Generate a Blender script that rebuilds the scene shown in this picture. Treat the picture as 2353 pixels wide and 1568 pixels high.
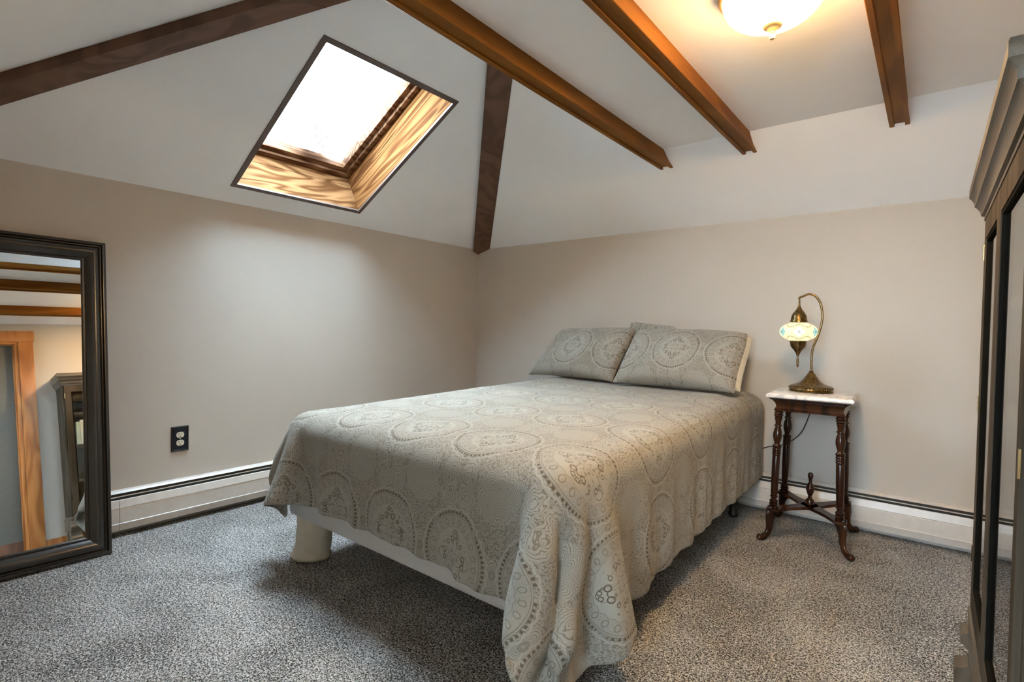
import bpy, bmesh, math, random
import numpy as np
from mathutils import Vector, Matrix

for o in list(bpy.data.objects):
    bpy.data.objects.remove(o, do_unlink=True)
scene = bpy.context.scene
COL = scene.collection
R = math.radians

# ------------------------------------------------------------------ camera
cam_d = bpy.data.cameras.new('camera')
cam = bpy.data.objects.new('camera', cam_d); COL.objects.link(cam)
cam_d.sensor_width = 36.0
cam_d.lens = 36.0 * 1199.04 / 2353.0
cam_d.clip_start = 0.01
_fw = Vector((-0.6261846, 0.7793198, -0.0235268))
_r = Vector((0.7791234, 0.6265915, 0.0187063))
_u = Vector((-0.0293199, 0.0066167, 0.9995482))
cam.matrix_world = Matrix(((_r.x, _u.x, -_fw.x, 2.85742), (_r.y, _u.y, -_fw.y, 0.0),
                           (_r.z, _u.z, -_fw.z, 0.965), (0, 0, 0, 1)))
scene.camera = cam

# ------------------------------------------------------------------ sky, exposure
SKY = 20.5
SUN = 10.5         # hazy sun behind thin cloud
w = bpy.data.worlds.new('overcast_sky'); scene.world = w; w.use_nodes = True
bg = w.node_tree.nodes['Background']
bg.inputs[0].default_value = (0.66, 0.84, 1.0, 1); bg.inputs[1].default_value = SKY
LAMP = 94.0      # ceiling lamp bowl emission
TLAMP = 0.42     # table lamp globe emission
sun_d = bpy.data.lights.new('hazy_sun', 'SUN'); sun_d.energy = SUN; sun_d.angle = R(64); sun_d.color = (0.82, 0.92, 1.0)
sun = bpy.data.objects.new('hazy_sun', sun_d); COL.objects.link(sun)
sun.rotation_euler = Vector((-0.20, 0.0, 1.0)).to_track_quat('Z', 'Y').to_euler()
scene.view_settings.view_transform = 'Standard'
scene.view_settings.look = 'None'
scene.view_settings.gamma = 1.0
scene.view_settings.use_curve_mapping = False
scene.view_settings.exposure = 1.53

# ------------------------------------------------------------------ dimensions (metres)
H1 = 1.593            # knee wall height
SL = 29.0; M = math.tan(R(SL))
YB, YF = 3.1, -0.055  # back and front wall planes
XR = 3.20             # right wall plane
YM = (YB + YF) / 2    # ridge
XA = (YB - YF) / 2    # apex of the hip
XH = 1.738            # edge of the flat ceiling (above the second beam)
HC = 1.893            # flat ceiling
DJ = (HC - H1) / M    # run of the slope below the flat ceiling

# ------------------------------------------------------------------ helpers
def mesh_obj(name, bm, mat=None, parent=None, smooth=None):
    me = bpy.data.meshes.new(name)
    bmesh.ops.recalc_face_normals(bm, faces=bm.faces[:])
    bm.to_mesh(me); bm.free()
    o = bpy.data.objects.new(name, me); COL.objects.link(o)
    if mat: me.materials.append(mat)
    if parent: o.parent = parent
    if smooth is not None:
        for p in me.polygons: p.use_smooth = True
        if smooth > 0:
            me.set_sharp_from_angle(angle=R(smooth))
    return o

def empty(name, loc=(0, 0, 0), rz=0.0):
    o = bpy.data.objects.new(name, None); COL.objects.link(o)
    o.location = loc; o.rotation_euler = (0, 0, rz); o.empty_display_size = 0.05
    return o

def tag(o, label, cat, group=None):
    o['label'] = label; o['category'] = cat
    if group: o['group'] = group
    return o

def struct(o, label, cat):
    o['kind'] = 'structure'; o['label'] = label; o['category'] = cat
    return o

def box(bm, x0, x1, y0, y1, z0, z1, mtx=None):
    vs = [bm.verts.new(Vector(p)) for p in ((x0, y0, z0), (x1, y0, z0), (x1, y1, z0), (x0, y1, z0),
                                            (x0, y0, z1), (x1, y0, z1), (x1, y1, z1), (x0, y1, z1))]
    if mtx:
        for v in vs: v.co = mtx @ v.co
    for f in ((0, 3, 2, 1), (4, 5, 6, 7), (0, 1, 5, 4), (1, 2, 6, 5), (2, 3, 7, 6), (3, 0, 4, 7)):
        bm.faces.new([vs[i] for i in f])
    return vs

def boxo(name, x0, x1, y0, y1, z0, z1, mat, parent=None, bevel=0.0, mtx=None):
    bm = bmesh.new(); box(bm, x0, x1, y0, y1, z0, z1, mtx)
    if bevel:
        bmesh.ops.bevel(bm, geom=bm.edges[:], offset=bevel, segments=2, affect='EDGES', profile=0.6)
    return mesh_obj(name, bm, mat, parent, 35 if bevel else None)

def prism(bm, pts, p0, p1):
    """closed section; p0(pt), p1(pt) give the 3D position of a section point at both ends"""
    a = [bm.verts.new(p0(p)) for p in pts]; b = [bm.verts.new(p1(p)) for p in pts]
    n = len(pts)
    for i in range(n):
        j = (i + 1) % n
        bm.faces.new((a[i], a[j], b[j], b[i]))
    bm.faces.new(a[::-1]); bm.faces.new(b)

def poly_slab(bm, pts, nrm, th):
    n = Vector(nrm).normalized() * th
    a = [bm.verts.new(Vector(p)) for p in pts]; b = [bm.verts.new(Vector(p) + n) for p in pts]
    k = len(pts)
    bm.faces.new(a); bm.faces.new(b[::-1])
    for i in range(k):
        j = (i + 1) % k
        bm.faces.new((a[i], b[i], b[j], a[j]))

def lathe(bm, prof, seg=32, c=(0, 0, 0), sx=1.0, sy=1.0):
    rings = []
    for r, z in prof:
        if r < 1e-5:
            rings.append([bm.verts.new((c[0], c[1], c[2] + z))])
        else:
            rings.append([bm.verts.new((c[0] + sx * r * math.cos(2 * math.pi * i / seg),
                                        c[1] + sy * r * math.sin(2 * math.pi * i / seg), c[2] + z)) for i in range(seg)])
    for a, b in zip(rings[:-1], rings[1:]):
        for i in range(seg):
            j = (i + 1) % seg
            if len(a) == 1 and len(b) == 1: continue
            if len(a) == 1: bm.faces.new((a[0], b[j], b[i]))
            elif len(b) == 1: bm.faces.new((a[i], a[j], b[0]))
            else: bm.faces.new((a[i], a[j], b[j], b[i]))
    if len(rings[0]) > 1: bm.faces.new(rings[0][::-1])
    if len(rings[-1]) > 1: bm.faces.new(rings[-1])

def tube(bm, pts, rad, seg=10):
    pts = [Vector(p) for p in pts]
    n = len(pts); rings = []
    up = Vector((0.13, 0.97, 0.21)).normalized()
    for i, p in enumerate(pts):
        t = (pts[min(i + 1, n - 1)] - pts[max(i - 1, 0)]).normalized()
        a = t.cross(up)
        if a.length < 1e-3: a = t.cross(Vector((1, 0, 0)))
        a.normalize(); b = t.cross(a)
        r = rad[i] if isinstance(rad, (list, tuple)) else rad
        rings.append([bm.verts.new(p + a * r * math.cos(2 * math.pi * k / seg) + b * r * math.sin(2 * math.pi * k / seg)) for k in range(seg)])
    for A, B in zip(rings[:-1], rings[1:]):
        for k in range(seg):
            j = (k + 1) % seg
            bm.faces.new((A[k], A[j], B[j], B[k]))
    bm.faces.new(rings[0][::-1]); bm.faces.new(rings[-1])

def catmull(pts, n=8):
    P = [Vector(p) for p in pts]; P = [P[0] * 2 - P[1]] + P + [P[-1] * 2 - P[-2]]
    out = []
    for i in range(1, len(P) - 2):
        for k in range(n):
            t = k / n
            out.append(0.5 * ((2 * P[i]) + (P[i + 1] - P[i - 1]) * t + (2 * P[i - 1] - 5 * P[i] + 4 * P[i + 1] - P[i + 2]) * t * t
                              + (3 * P[i] - P[i - 1] - 3 * P[i + 1] + P[i + 2]) * t ** 3))
    out.append(P[-2]); return out

# ------------------------------------------------------------------ node expressions
class X:
    """a scalar socket (or number) with operators that build Math nodes"""
    def __init__(s, t, v): s.t = t; s.v = v
    def _m(s, op, *o):
        n = s.t.nodes.new('ShaderNodeMath'); n.operation = op
        for i, a in enumerate((s,) + o):
            a = a.v if isinstance(a, X) else a
            if isinstance(a, (int, float)): n.inputs[i].default_value = a
            else: s.t.links.new(a, n.inputs[i])
        return X(s.t, n.outputs[0])
    def __add__(s, o): return s._m('ADD', o)
    __radd__ = __add__
    def __sub__(s, o): return s._m('SUBTRACT', o)
    def __rsub__(s, o): return X(s.t, float(o))._m('SUBTRACT', s)
    def __mul__(s, o): return s._m('MULTIPLY', o)
    __rmul__ = __mul__
    def __truediv__(s, o): return s._m('DIVIDE', o)
    def lt(s, o): return s._m('LESS_THAN', o)
    def gt(s, o): return s._m('GREATER_THAN', o)
    def mx(s, o): return s._m('MAXIMUM', o)
    def mn(s, o): return s._m('MINIMUM', o)
    def abs(s): return s._m('ABSOLUTE')
    def sin(s): return s._m('SINE')
    def cos(s): return s._m('COSINE')
    def sqrt(s): return s._m('SQRT')
    def atan2(s, o): return s._m('ARCTAN2', o)
    def wrap(s, lo, hi):
        return s._m('WRAP', hi, lo)
    def step(s, lo, hi):
        n = s.t.nodes.new('ShaderNodeMapRange'); n.interpolation_type = 'SMOOTHSTEP'
        s.t.links.new(s.v, n.inputs[0]); n.inputs[1].default_value = lo; n.inputs[2].default_value = hi
        return X(s.t, n.outputs[0])
    def pw(s, o): return s._m('POWER', o)

class Mat:
    def __init__(s, name, rough=0.6, metal=0.0, spec=0.5):
        s.m = bpy.data.materials.new(name); s.m.use_nodes = True
        s.t = s.m.node_tree; s.b = s.t.nodes['Principled BSDF']
        s.b.inputs['Roughness'].default_value = rough; s.b.inputs['Metallic'].default_value = metal
        s.b.inputs['Specular IOR Level'].default_value = spec
    def n(s, kind): return s.t.nodes.new(kind)
    def L(s, a, b): s.t.links.new(a.v if isinstance(a, X) else a, b)
    def coord(s, kind='Object', scale=(1, 1, 1), rot=(0, 0, 0)):
        c = s.n('ShaderNodeTexCoord'); mp = s.n('ShaderNodeMapping')
        mp.inputs['Scale'].default_value = scale; mp.inputs['Rotation'].default_value = rot
        s.L(c.outputs[kind], mp.inputs[0]); return mp.outputs[0]
    def xyz(s, vec):
        p = s.n('ShaderNodeSeparateXYZ'); s.L(vec, p.inputs[0]); return [X(s.t, p.outputs[i]) for i in range(3)]
    def noise(s, vec, scale, detail=2.0, rough=0.5, dist=0.0, color=False):
        k = s.n('ShaderNodeTexNoise'); s.L(vec, k.inputs['Vector'])
        k.inputs['Scale'].default_value = scale; k.inputs['Detail'].default_value = detail
        k.inputs['Roughness'].default_value = rough; k.inputs['Distortion'].default_value = dist
        return k.outputs['Color'] if color else X(s.t, k.outputs['Fac'])
    def ramp(s, fac, stops):
        r = s.n('ShaderNodeValToRGB'); e = r.color_ramp.elements
        while len(e) < len(stops): e.new(0.5)
        for el, (p, c) in zip(e, stops):
            el.position = p; el.color = (c[0], c[1], c[2], 1)
        s.L(fac, r.inputs[0]); return r.outputs[0]
    def mix(s, fac, a, b):
        k = s.n('ShaderNodeMix'); k.data_type = 'RGBA'
        if isinstance(fac, (int, float)): k.inputs[0].default_value = fac
        else: s.L(fac, k.inputs[0])
        for i, c in ((6, a), (7, b)):
            if isinstance(c, (tuple, list)): k.inputs[i].default_value = (c[0], c[1], c[2], 1)
            else: s.L(c, k.inputs[i])
        return k.outputs[2]
    def color(s, c):
        if isinstance(c, (tuple, list)): s.b.inputs['Base Color'].default_value = (c[0], c[1], c[2], 1)
        else: s.L(c, s.b.inputs['Base Color'])
    def bump(s, h, strength=0.3, dist=0.01):
        k = s.n('ShaderNodeBump'); k.inputs['Strength'].default_value = strength; k.inputs['Distance'].default_value = dist
        s.L(h, k.inputs['Height']); s.L(k.outputs[0], s.b.inputs['Normal'])

def flat(name, c, rough=0.5, metal=0.0, var=0.06, scale=30, spec=0.5):
    k = Mat(name, rough, metal, spec); v = k.coord()
    f = k.noise(v, scale, 3)
    k.color(k.ramp(f, [(0.25, [a * (1 - var) for a in c]), (0.75, [min(1, a * (1 + var)) for a in c])]))
    return k.m

def paint(name, c, bump=0.25, rough=0.75):
    k = Mat(name, rough, spec=0.3); v = k.coord()
    f = k.noise(v, 1.7, 3)
    k.color(k.ramp(f, [(0.3, [a * 0.97 for a in c]), (0.7, [min(1, a * 1.03) for a in c])]))
    # roller stipple with a few low trowel ridges
    h = k.noise(v, 140, 2) * 0.5 + k.noise(v, 9, 4, 0.55, 0.8) * 0.9
    k.bump(h, bump, 0.004)
    return k.m

def wood(name, c_dark, c_mid, c_lite, axis='Y', ring=9.0, rough=0.42, figure=1.2, fine=0.35, spec=0.4):
    k = Mat(name, rough, spec=spec)
    sc = {'X': (0.16, 1, 1), 'Y': (1, 0.16, 1), 'Z': (1, 1, 0.16)}[axis]
    v = k.coord('Object', sc)
    base = k.noise(v, 3.2, 2, 0.5, figure)
    rings = (base * (ring * 6.283)).sin() * 0.5 + 0.5
    sc2 = {'X': (0.02, 1, 1), 'Y': (1, 0.02, 1), 'Z': (1, 1, 0.02)}[axis]
    fib = k.noise(k.coord('Object', sc2), 260, 3, 0.6)
    f = rings * (1 - fine) + fib * fine
    k.color(k.ramp(f, [(0.12, c_dark), (0.5, c_mid), (0.9, c_lite)]))
    k.bump(f, 0.15, 0.002)
    return k.m

# ------------------------------------------------------------------ materials
M_WALL = paint('beige_wall_paint', (0.525, 0.478, 0.42))
M_CEIL = paint('white_ceiling_paint', (0.885, 0.885, 0.88), 0.2)
M_BEAM = wood('stained_beam_wood', (0.165, 0.060, 0.009), (0.20, 0.075, 0.011), (0.25, 0.098, 0.014), 'Y', 7, 0.5, 0.8, 0.4, 0.12)
M_RAFT = wood('stained_rafter_wood', (0.085, 0.042, 0.026), (0.125, 0.062, 0.038), (0.16, 0.08, 0.05), 'Z', 5, 0.55)
M_WELLY = wood('skylight_fir_lengthwise', (0.085, 0.034, 0.011), (0.19, 0.092, 0.036), (0.26, 0.135, 0.058), 'Y', 8, 0.85, 2.2, 0.25, 0.05)
M_WELLX = wood('skylight_fir_crosswise', (0.085, 0.030, 0.009), (0.18, 0.078, 0.025), (0.24, 0.115, 0.04), 'X', 8, 0.85, 2.2, 0.25, 0.05)
M_CASING = flat('dark_brown_casing', (0.12, 0.085, 0.07), 0.5)
M_SASH = wood('weathered_sash_wood', (0.08, 0.035, 0.018), (0.17, 0.085, 0.042), (0.26, 0.15, 0.085), 'Y', 9, 0.8, 1.5, 0.35, 0.1)
M_DOORTRIM = wood('orange_fir_trim', (0.30, 0.11, 0.028), (0.42, 0.165, 0.045), (0.48, 0.21, 0.065), 'Z', 8)
M_DOOR = flat('grey_door_paint', (0.115, 0.122, 0.112), 0.6)
M_HEAT = flat('heater_enamel', (0.60, 0.56, 0.51), 0.35)
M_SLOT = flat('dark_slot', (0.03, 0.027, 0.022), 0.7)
M_BLACKPLATE = flat('black_enamel', (0.012, 0.014, 0.02), 0.25)
M_IVORY = flat('ivory_plastic', (0.70, 0.66, 0.52), 0.35)
M_SCREW = flat('steel', (0.55, 0.55, 0.55), 0.3, 1.0)
M_BLACKMETAL = flat('black_metal', (0.012, 0.012, 0.014), 0.4)
M_TICK = None
def _ticking():
    k = Mat('white_ticking', 0.85); v = k.coord('Object', (1, 1, 1), (0, R(35), 0)); x, y, z = k.xyz(v)
    s = (x * 620.0).sin() * 0.5 + 0.5
    k.color(k.ramp(s, [(0.0, (0.47, 0.465, 0.45)), (1.0, (0.55, 0.545, 0.53))])); k.bump(s, 0.2, 0.003); return k.m
M_TICK = _ticking()

def _carpet():
    k = Mat('speckled_grey_carpet', 0.95, spec=0.1); v = k.coord()
    a = k.noise(v, 250, 2, 0.65, 0.4); b = k.noise(v, 135, 2, 0.7, 0.6)
    s = a * 0.6 + b * 0.4
    big = k.noise(v, 3.0, 3, 0.55, 1.0)
    s2 = s + (big - 0.5) * 0.10
    k.color(k.ramp(s2, [(0.41, (0.026, 0.023, 0.021)), (0.46, (0.11, 0.103, 0.095)), (0.51, (0.31, 0.295, 0.275)), (0.575, (0.68, 0.66, 0.63))]))
    k.bump(s + big * 0.6, 0.9, 0.012)
    return k.m
M_CARPET = _carpet()

def _paisley():
    """woven grey and tan medallion pattern; the UV map is in metres of cloth"""
    k = Mat('paisley_jacquard', 0.9, spec=0.12)
    c = k.n('ShaderNodeUVMap'); u0, v0, _ = k.xyz(c.outputs[0])
    wp = k.noise(c.outputs[0], 11, 1.0, 0.5, 0.0, True); wx, wy, _ = k.xyz(wp)
    u = (u0 + (wx - 0.5) * 0.010) * 1.12; v = (v0 + (wy - 0.5) * 0.010) * 1.12
    PX, PY = 0.34, 0.46
    def cell(du, dv):
        x = (u + du).wrap(-PX / 2, PX / 2); y = (v + dv).wrap(-PY / 2, PY / 2)
        return x, y, (x * x + y * y).sqrt(), y.atan2(x)
    xa, ya, ra, ta = cell(0, 0)                 # medallion
    xb, yb, rb, tb_ = cell(PX / 2, PY / 2)      # big scalloped flower
    xc, yc, rc, tc = cell(PX / 2, 0)            # rosette between medallions
    xd, yd, rd, td = cell(0, PY / 2)            # palmette above and below
    ring = lambda r, r0, w: 1 - ((r - r0).abs()).step(w * 0.6, w * 1.3)
    fld = k.noise(c.outputs[0], 34, 1.0, 0.4, 0.9)
    fine = k.noise(c.outputs[0], 75, 1.0, 0.4, 1.2)
    # medallion: comb-toothed rim, a wreath of drops, curled cross on plain ground
    arc = (ta * 2.0).cos().abs().gt(0.22)
    teeth = ra.gt(0.140) * ra.lt(0.1475) * ((ta * 62.0).sin().gt(-0.1)) * arc
    comb = ring(ra, 0.1395, 0.0013).mx(ring(ra, 0.133, 0.0009) * 0.7)
    drops = ring((((ra - 0.114) * (ra - 0.114) * 0.45 + ((ta * 11.0).sin() * 0.0104).pw(2.0)).sqrt()), 0.0065, 0.0011)
    thin = ring(ra - (ta * 22.0).cos() * 0.002, 0.097, 0.0010)
    q4 = (ta * 4.0).cos()
    cross = ring(ra - q4 * 0.021, 0.040, 0.0014).mx(ring(ra - q4 * 0.030, 0.058, 0.0011) * ra.gt(0.045))
    bud = ring(ra - (ta * 8.0).cos() * 0.008, 0.016, 0.0015)
    def dot(px, py, r0, w):
        return ring(((xa.abs() - px).pw(2.0) + (ya.abs() - py).pw(2.0)).sqrt(), r0, w)
    curl = dot(0.017, 0.056, 0.009, 0.0017).mx(dot(0.060, 0.011, 0.007, 0.0014)).mx(dot(0.040, 0.042, 0.006, 0.0013)).mx(dot(0.008, 0.078, 0.006, 0.0013))
    specks = (fine.gt(0.63)) * ra.lt(0.082) * (ra.gt(0.03)) * 0.6
    inside = ra.lt(0.139)
    med = comb.mx(drops * 0.6).mx(thin * 0.5).mx(cross).mx(bud).mx(curl).mx(specks)
    fillet = ((fine * 70.0).sin().gt(0.72)) * ra.gt(0.098) * ra.lt(0.139) * 0.45
    med = med.mx(fillet)
    def rosette(r, t, n, amp, wv):
        r = r + (fld - 0.5) * 0.02
        return ((r - (t * n).cos().abs() * amp) * (6.283 / wv)).sin().gt(0.66)
    oval = ((xc * 1.5).pw(2.0) + yc.pw(2.0)).sqrt()
    ros_c = (rosette(rc, tc, 4.0, 0.014, 0.0085) * rc.lt(0.050)).mx(ring(oval, 0.013, 0.0016)).mx(ring(oval, 0.008, 0.0013))
    ros_b = rosette(rb, tb_, 4.0, 0.022, 0.0088) * rb.lt(0.080)
    lob = ((xd.abs() - 0.040).pw(2.0) + ((yd.abs() - 0.030) * 0.75).pw(2.0)).sqrt() + (fld - 0.5) * 0.035
    ros_d = (((lob + xd.abs() * 0.2) * (6.283 / 0.0078)).sin().gt(0.6)) * lob.lt(0.036)
    # scrolling ground: thin contour lines of a smooth field plus small leaf ticks
    scr = ((fine * 48.0).sin()).gt(0.66)
    leaf = k.noise(c.outputs[0], 190, 1.0, 0.5, 1.0).gt(0.565)
    free = (1 - rc.lt(0.051)) * (1 - rb.lt(0.081)) * (1 - lob.lt(0.037))
    ground = (scr * 0.65).mx(leaf * 0.7) * free
    outp = ground.mx(ros_c * 0.7).mx(ros_b * 0.6).mx(ros_d * 0.6)
    band = ring(ra - (ta * 31.0).cos() * 0.0022, 0.155, 0.0030)
    d = (med * inside).mx((1 - inside) * (outp * (1 - band)).mx(teeth))
    blot = k.noise(c.outputs[0], 5.0, 2)
    weave = k.noise(c.outputs[0], 800, 2, 0.7)
    lite = k.mix(band * 0.3, (0.355, 0.335, 0.292), (0.44, 0.42, 0.375))
    lite = k.mix(inside * (ra.lt(0.092)) * 0.5, lite, (0.355, 0.345, 0.305))
    dark = k.mix(blot.step(0.4, 0.6), (0.070, 0.050, 0.026), (0.095, 0.076, 0.050))
    col = k.mix(d * 0.92, lite, dark)
    col = k.mix(weave.step(0.35, 0.65) * 0.25, col, (0.215, 0.20, 0.17))
    k.color(col); k.bump((1 - d) + weave * 0.8 + k.noise(c.outputs[0], 22, 3, 0.6, 0.5) * 4.0, 0.45, 0.0035)
    k.b.inputs['Sheen Weight'].default_value = 0.1
    return k.m
M_PAISLEY = _paisley()
M_CREAM = flat('cream_cotton', (0.56, 0.515, 0.41), 0.9)
M_LEGWOOD = wood('dark_walnut', (0.016, 0.006, 0.0035), (0.034, 0.0125, 0.0055), (0.058, 0.021, 0.009), 'Z', 6, 0.22)
def _marble():
    k = Mat('white_marble', 0.18); v = k.coord()
    f = k.noise(v, 7, 5, 0.6, 1.6); g = (f - 0.5).abs()
    k.color(k.ramp(g, [(0.0, (0.42, 0.41, 0.42)), (0.018, (0.62, 0.585, 0.54)), (0.06, (0.74, 0.69, 0.63))])); return k.m
M_MARBLE = _marble()
def _brass():
    k = Mat('antique_brass', 0.3, 1.0); v = k.coord(); f = k.noise(v, 90, 3, 0.6)
    k.color(k.ramp(f, [(0.35, (0.085, 0.055, 0.024)), (0.65, (0.25, 0.165, 0.066))]))
    vo = k.n('ShaderNodeTexVoronoi'); vo.inputs['Scale'].default_value = 180; k.L(v, vo.inputs['Vector'])
    k.bump(vo.outputs[0], 0.25, 0.0015); return k.m
M_BRASS = _brass()
M_BRASSPLAIN = flat('brass_tube', (0.25, 0.165, 0.07), 0.25, 1.0, 0.15)
M_CORD = flat('black_cord', (0.01, 0.01, 0.01), 0.5)
def _mosaic():
    k = Mat('mosaic_glass_globe', 0.25); v = k.coord(); x, y, z = k.xyz(v)
    th = y.atan2(x) + 1.37
    a = th.wrap(-math.pi / 6, math.pi / 6)
    aw = (th + math.pi / 6).wrap(-math.pi / 3, math.pi / 3)      # every second diamond is clear glass
    d = a.abs() * (1 / 0.33) + z.abs() * (1 / 0.025)
    inn = d.lt(1.0); core = d.lt(0.28)
    grid = ((a * 21.0 + z * 277.0).sin().abs().gt(0.2)) * ((a * 21.0 - z * 277.0).sin().abs().gt(0.2))
    clear = aw.gt(0.0)
    wv = (th * 6.0).cos() * 0.0065
    band = ((z.abs() - 0.0285 - wv).abs()).lt(0.0024) * ((th * 66.0).sin().gt(-0.1))
    cream = (1.0, 0.84, 0.47); teal = (0.10, 0.46, 0.50); navy = (0.01, 0.02, 0.10); clr = (0.72, 0.84, 0.86)
    dia = k.mix(clear, teal, clr); dia = k.mix(core, dia, k.mix(clear, navy, (0.25, 0.25, 0.25)))
    col = k.mix(inn * grid, cream, dia); col = k.mix(band * (1 - inn), col, (0.20, 0.14, 0.02))
    k.color(k.mix(0.75, col, (0.0, 0.0, 0.0))); k.L(col, k.b.inputs['Emission Color']); k.b.inputs['Emission Strength'].default_value = TLAMP
    return k.m
M_MOSAIC = _mosaic()
def _emit(name, c, st, rough=0.3):
    k = Mat(name, rough); k.color((0.9, 0.88, 0.82)); k.b.inputs['Emission Color'].default_value = (*c, 1)
    k.b.inputs['Emission Strength'].default_value = st; return k.m
def _bowl():
    # the bulbs sit over the middle of the bowl, so the frosted glass glows most at its bottom
    k = Mat('frosted_glass_bowl_lit', 0.3); k.color((0.9, 0.88, 0.82)); x, y, z = k.xyz(k.coord())
    f = ((0.0 - z - 0.034) / 0.082).mx(0.0).pw(2.0)
    k.L(k.mix(f, (1.0, 0.58, 0.22), (1.0, 0.72, 0.40)), k.b.inputs['Emission Color'])
    k.L(f * (0.84 * LAMP) + 0.155 * LAMP, k.b.inputs['Emission Strength']); return k.m
M_BOWL = _bowl()
M_FIXTURE = flat('antique_gold_fixture', (0.62, 0.44, 0.20), 0.35, 0.6, 0.08)
def _frame():
    k = Mat('dark_bronze_frame', 0.24, 0.0, 0.8); v = k.coord(); f = k.noise(v, 20, 3)
    k.color(k.ramp(f, [(0.3, (0.016, 0.014, 0.012)), (0.7, (0.026, 0.021, 0.016))])); return k.m
M_FRAME = _frame()
def _mirror():
    k = Mat('silvered_glass', 0.005, 1.0); k.color((0.90, 0.92, 0.91)); return k.m
M_MIRROR = _mirror()
def _glass(name, tint, dirt=0.0):
    k = Mat(name, 0.02); t = k.t; t.nodes.remove(k.b)
    out = [n for n in t.nodes if n.type == 'OUTPUT_MATERIAL'][0]
    tr = k.n('ShaderNodeBsdfTransparent'); tr.inputs[0].default_value = (*tint, 1)
    gl = k.n('ShaderNodeBsdfGlossy'); gl.inputs['Roughness'].default_value = 0.0
    ge = k.n('ShaderNodeNewGeometry'); dt_ = k.n('ShaderNodeVectorMath'); dt_.operation = 'DOT_PRODUCT'
    t.links.new(ge.outputs['Normal'], dt_.inputs[0]); t.links.new(ge.outputs['Incoming'], dt_.inputs[1])
    fr = (1 - X(t, dt_.outputs['Value']).abs()).pw(5.0) * 0.955 + 0.045          # Schlick, the same from both sides
    mx = k.n('ShaderNodeMixShader'); t.links.new(fr.v, mx.inputs[0]); t.links.new(tr.outputs[0], mx.inputs[1]); t.links.new(gl.outputs[0], mx.inputs[2])
    last = mx
    if dirt:
        v = k.coord(); x, y, z = k.xyz(v)
        blot = ((x - 0.33).pw(2.0) + ((y - 1.62) * 0.85).pw(2.0)).sqrt() + (k.noise(v, 9, 5, 0.6) - 0.5) * 0.30
        f = (1 - blot.step(0.05, 0.22)) * dirt + (1 - blot.step(0.05, 0.2)) * k.noise(v, 60, 4, 0.7).step(0.4, 0.7) * 0.03
        f = f.mn(1.0)
        df = k.n('ShaderNodeBsdfTransparent'); df.inputs[0].default_value = (0.146, 0.128, 0.118, 1)
        m2 = k.n('ShaderNodeMixShader'); k.L(f, m2.inputs[0]); t.links.new(mx.outputs[0], m2.inputs[1]); t.links.new(df.outputs[0], m2.inputs[2]); last = m2
    t.links.new(last.outputs[0], out.inputs[0]); return k.m
M_SKYGLASS = _glass('skylight_glass', (0.95, 0.97, 0.98), 0.97)
M_CABGLASS = _glass('cabinet_glass', (0.93, 0.95, 0.93))
M_CAB = wood('grey_brown_cabinet_wood', (0.045, 0.033, 0.022), (0.088, 0.068, 0.047), (0.135, 0.108, 0.078), 'Y', 5, 0.5, 1.0, 0.6, 0.25)
M_CABV = wood('grey_brown_cabinet_wood_upright', (0.026, 0.020, 0.013), (0.050, 0.038, 0.026), (0.080, 0.062, 0.044), 'Z', 5, 0.7, 1.0, 0.6, 0.05)
M_CABBLACK = flat('blackened_cabinet_edge', (0.008, 0.0075, 0.006), 0.85, spec=0.03)

# ================================================================== SETTING
boxo('floor', -0.1, XR + 0.1, -1.6, YB + 0.1, -0.06, 0.0, M_CARPET)
struct(bpy.data.objects['floor'], 'speckled grey wall-to-wall carpet', 'floor')
struct(boxo('wall_left', -0.1, 0, YF - 0.1, YB + 0.1, -0.06, H1, M_WALL), 'beige knee wall under the skylight slope', 'wall')
struct(boxo('wall_back', -0.1, XR + 0.1, YB, YB + 0.1, -0.06, H1, M_WALL), 'beige wall behind the bed head', 'wall')
# right wall with the door opening
DY0, DY1, DZ = 0.21, 0.835, 1.735
bm = bmesh.new()
box(bm, XR, XR + 0.1, DY1, YB + 0.1, -0.06, 2.6); box(bm, XR, XR + 0.1, -1.6, DY0, -0.06, 2.6); box(bm, XR, XR + 0.1, DY0, DY1, DZ, 2.6)
struct(mesh_obj('wall_right', bm, M_WALL), 'beige wall with wood-trimmed door beside the cabinet', 'wall')
# front wall with the doorway the photograph is taken from
bm = bmesh.new()
box(bm, -0.1, 2.36, YF - 0.1, YF, -0.06, H1); box(bm, 3.14, XR, YF - 0.1, YF, -0.06, H1)
struct(mesh_obj('wall_front', bm, M_WALL), 'beige wall with a doorway opposite the bed head', 'wall')
# unseen landing beyond the doorway, added so its window opening gives fill daylight
bm = bmesh.new()
box(bm, 1.9, 2.0, -1.6, YF - 0.1, -0.06, 2.2)
box(bm, 1.9, XR + 0.1, -1.7, -1.6, -0.06, 0.9); box(bm, 1.9, XR + 0.1, -1.7, -1.6, 1.72, 2.2)
box(bm, 1.9, 2.28, -1.7, -1.6, 0.9, 1.72); box(bm, 2.95, XR + 0.1, -1.7, -1.6, 0.9, 1.72)
box(bm, 1.9, XR + 0.1, -1.6, YF - 0.1, 2.1, 2.2)
struct(mesh_obj('wall_landing_added', bm, M_WALL), 'unseen landing walls added outside the doorway, with a window opening for fill light', 'wall')

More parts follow.
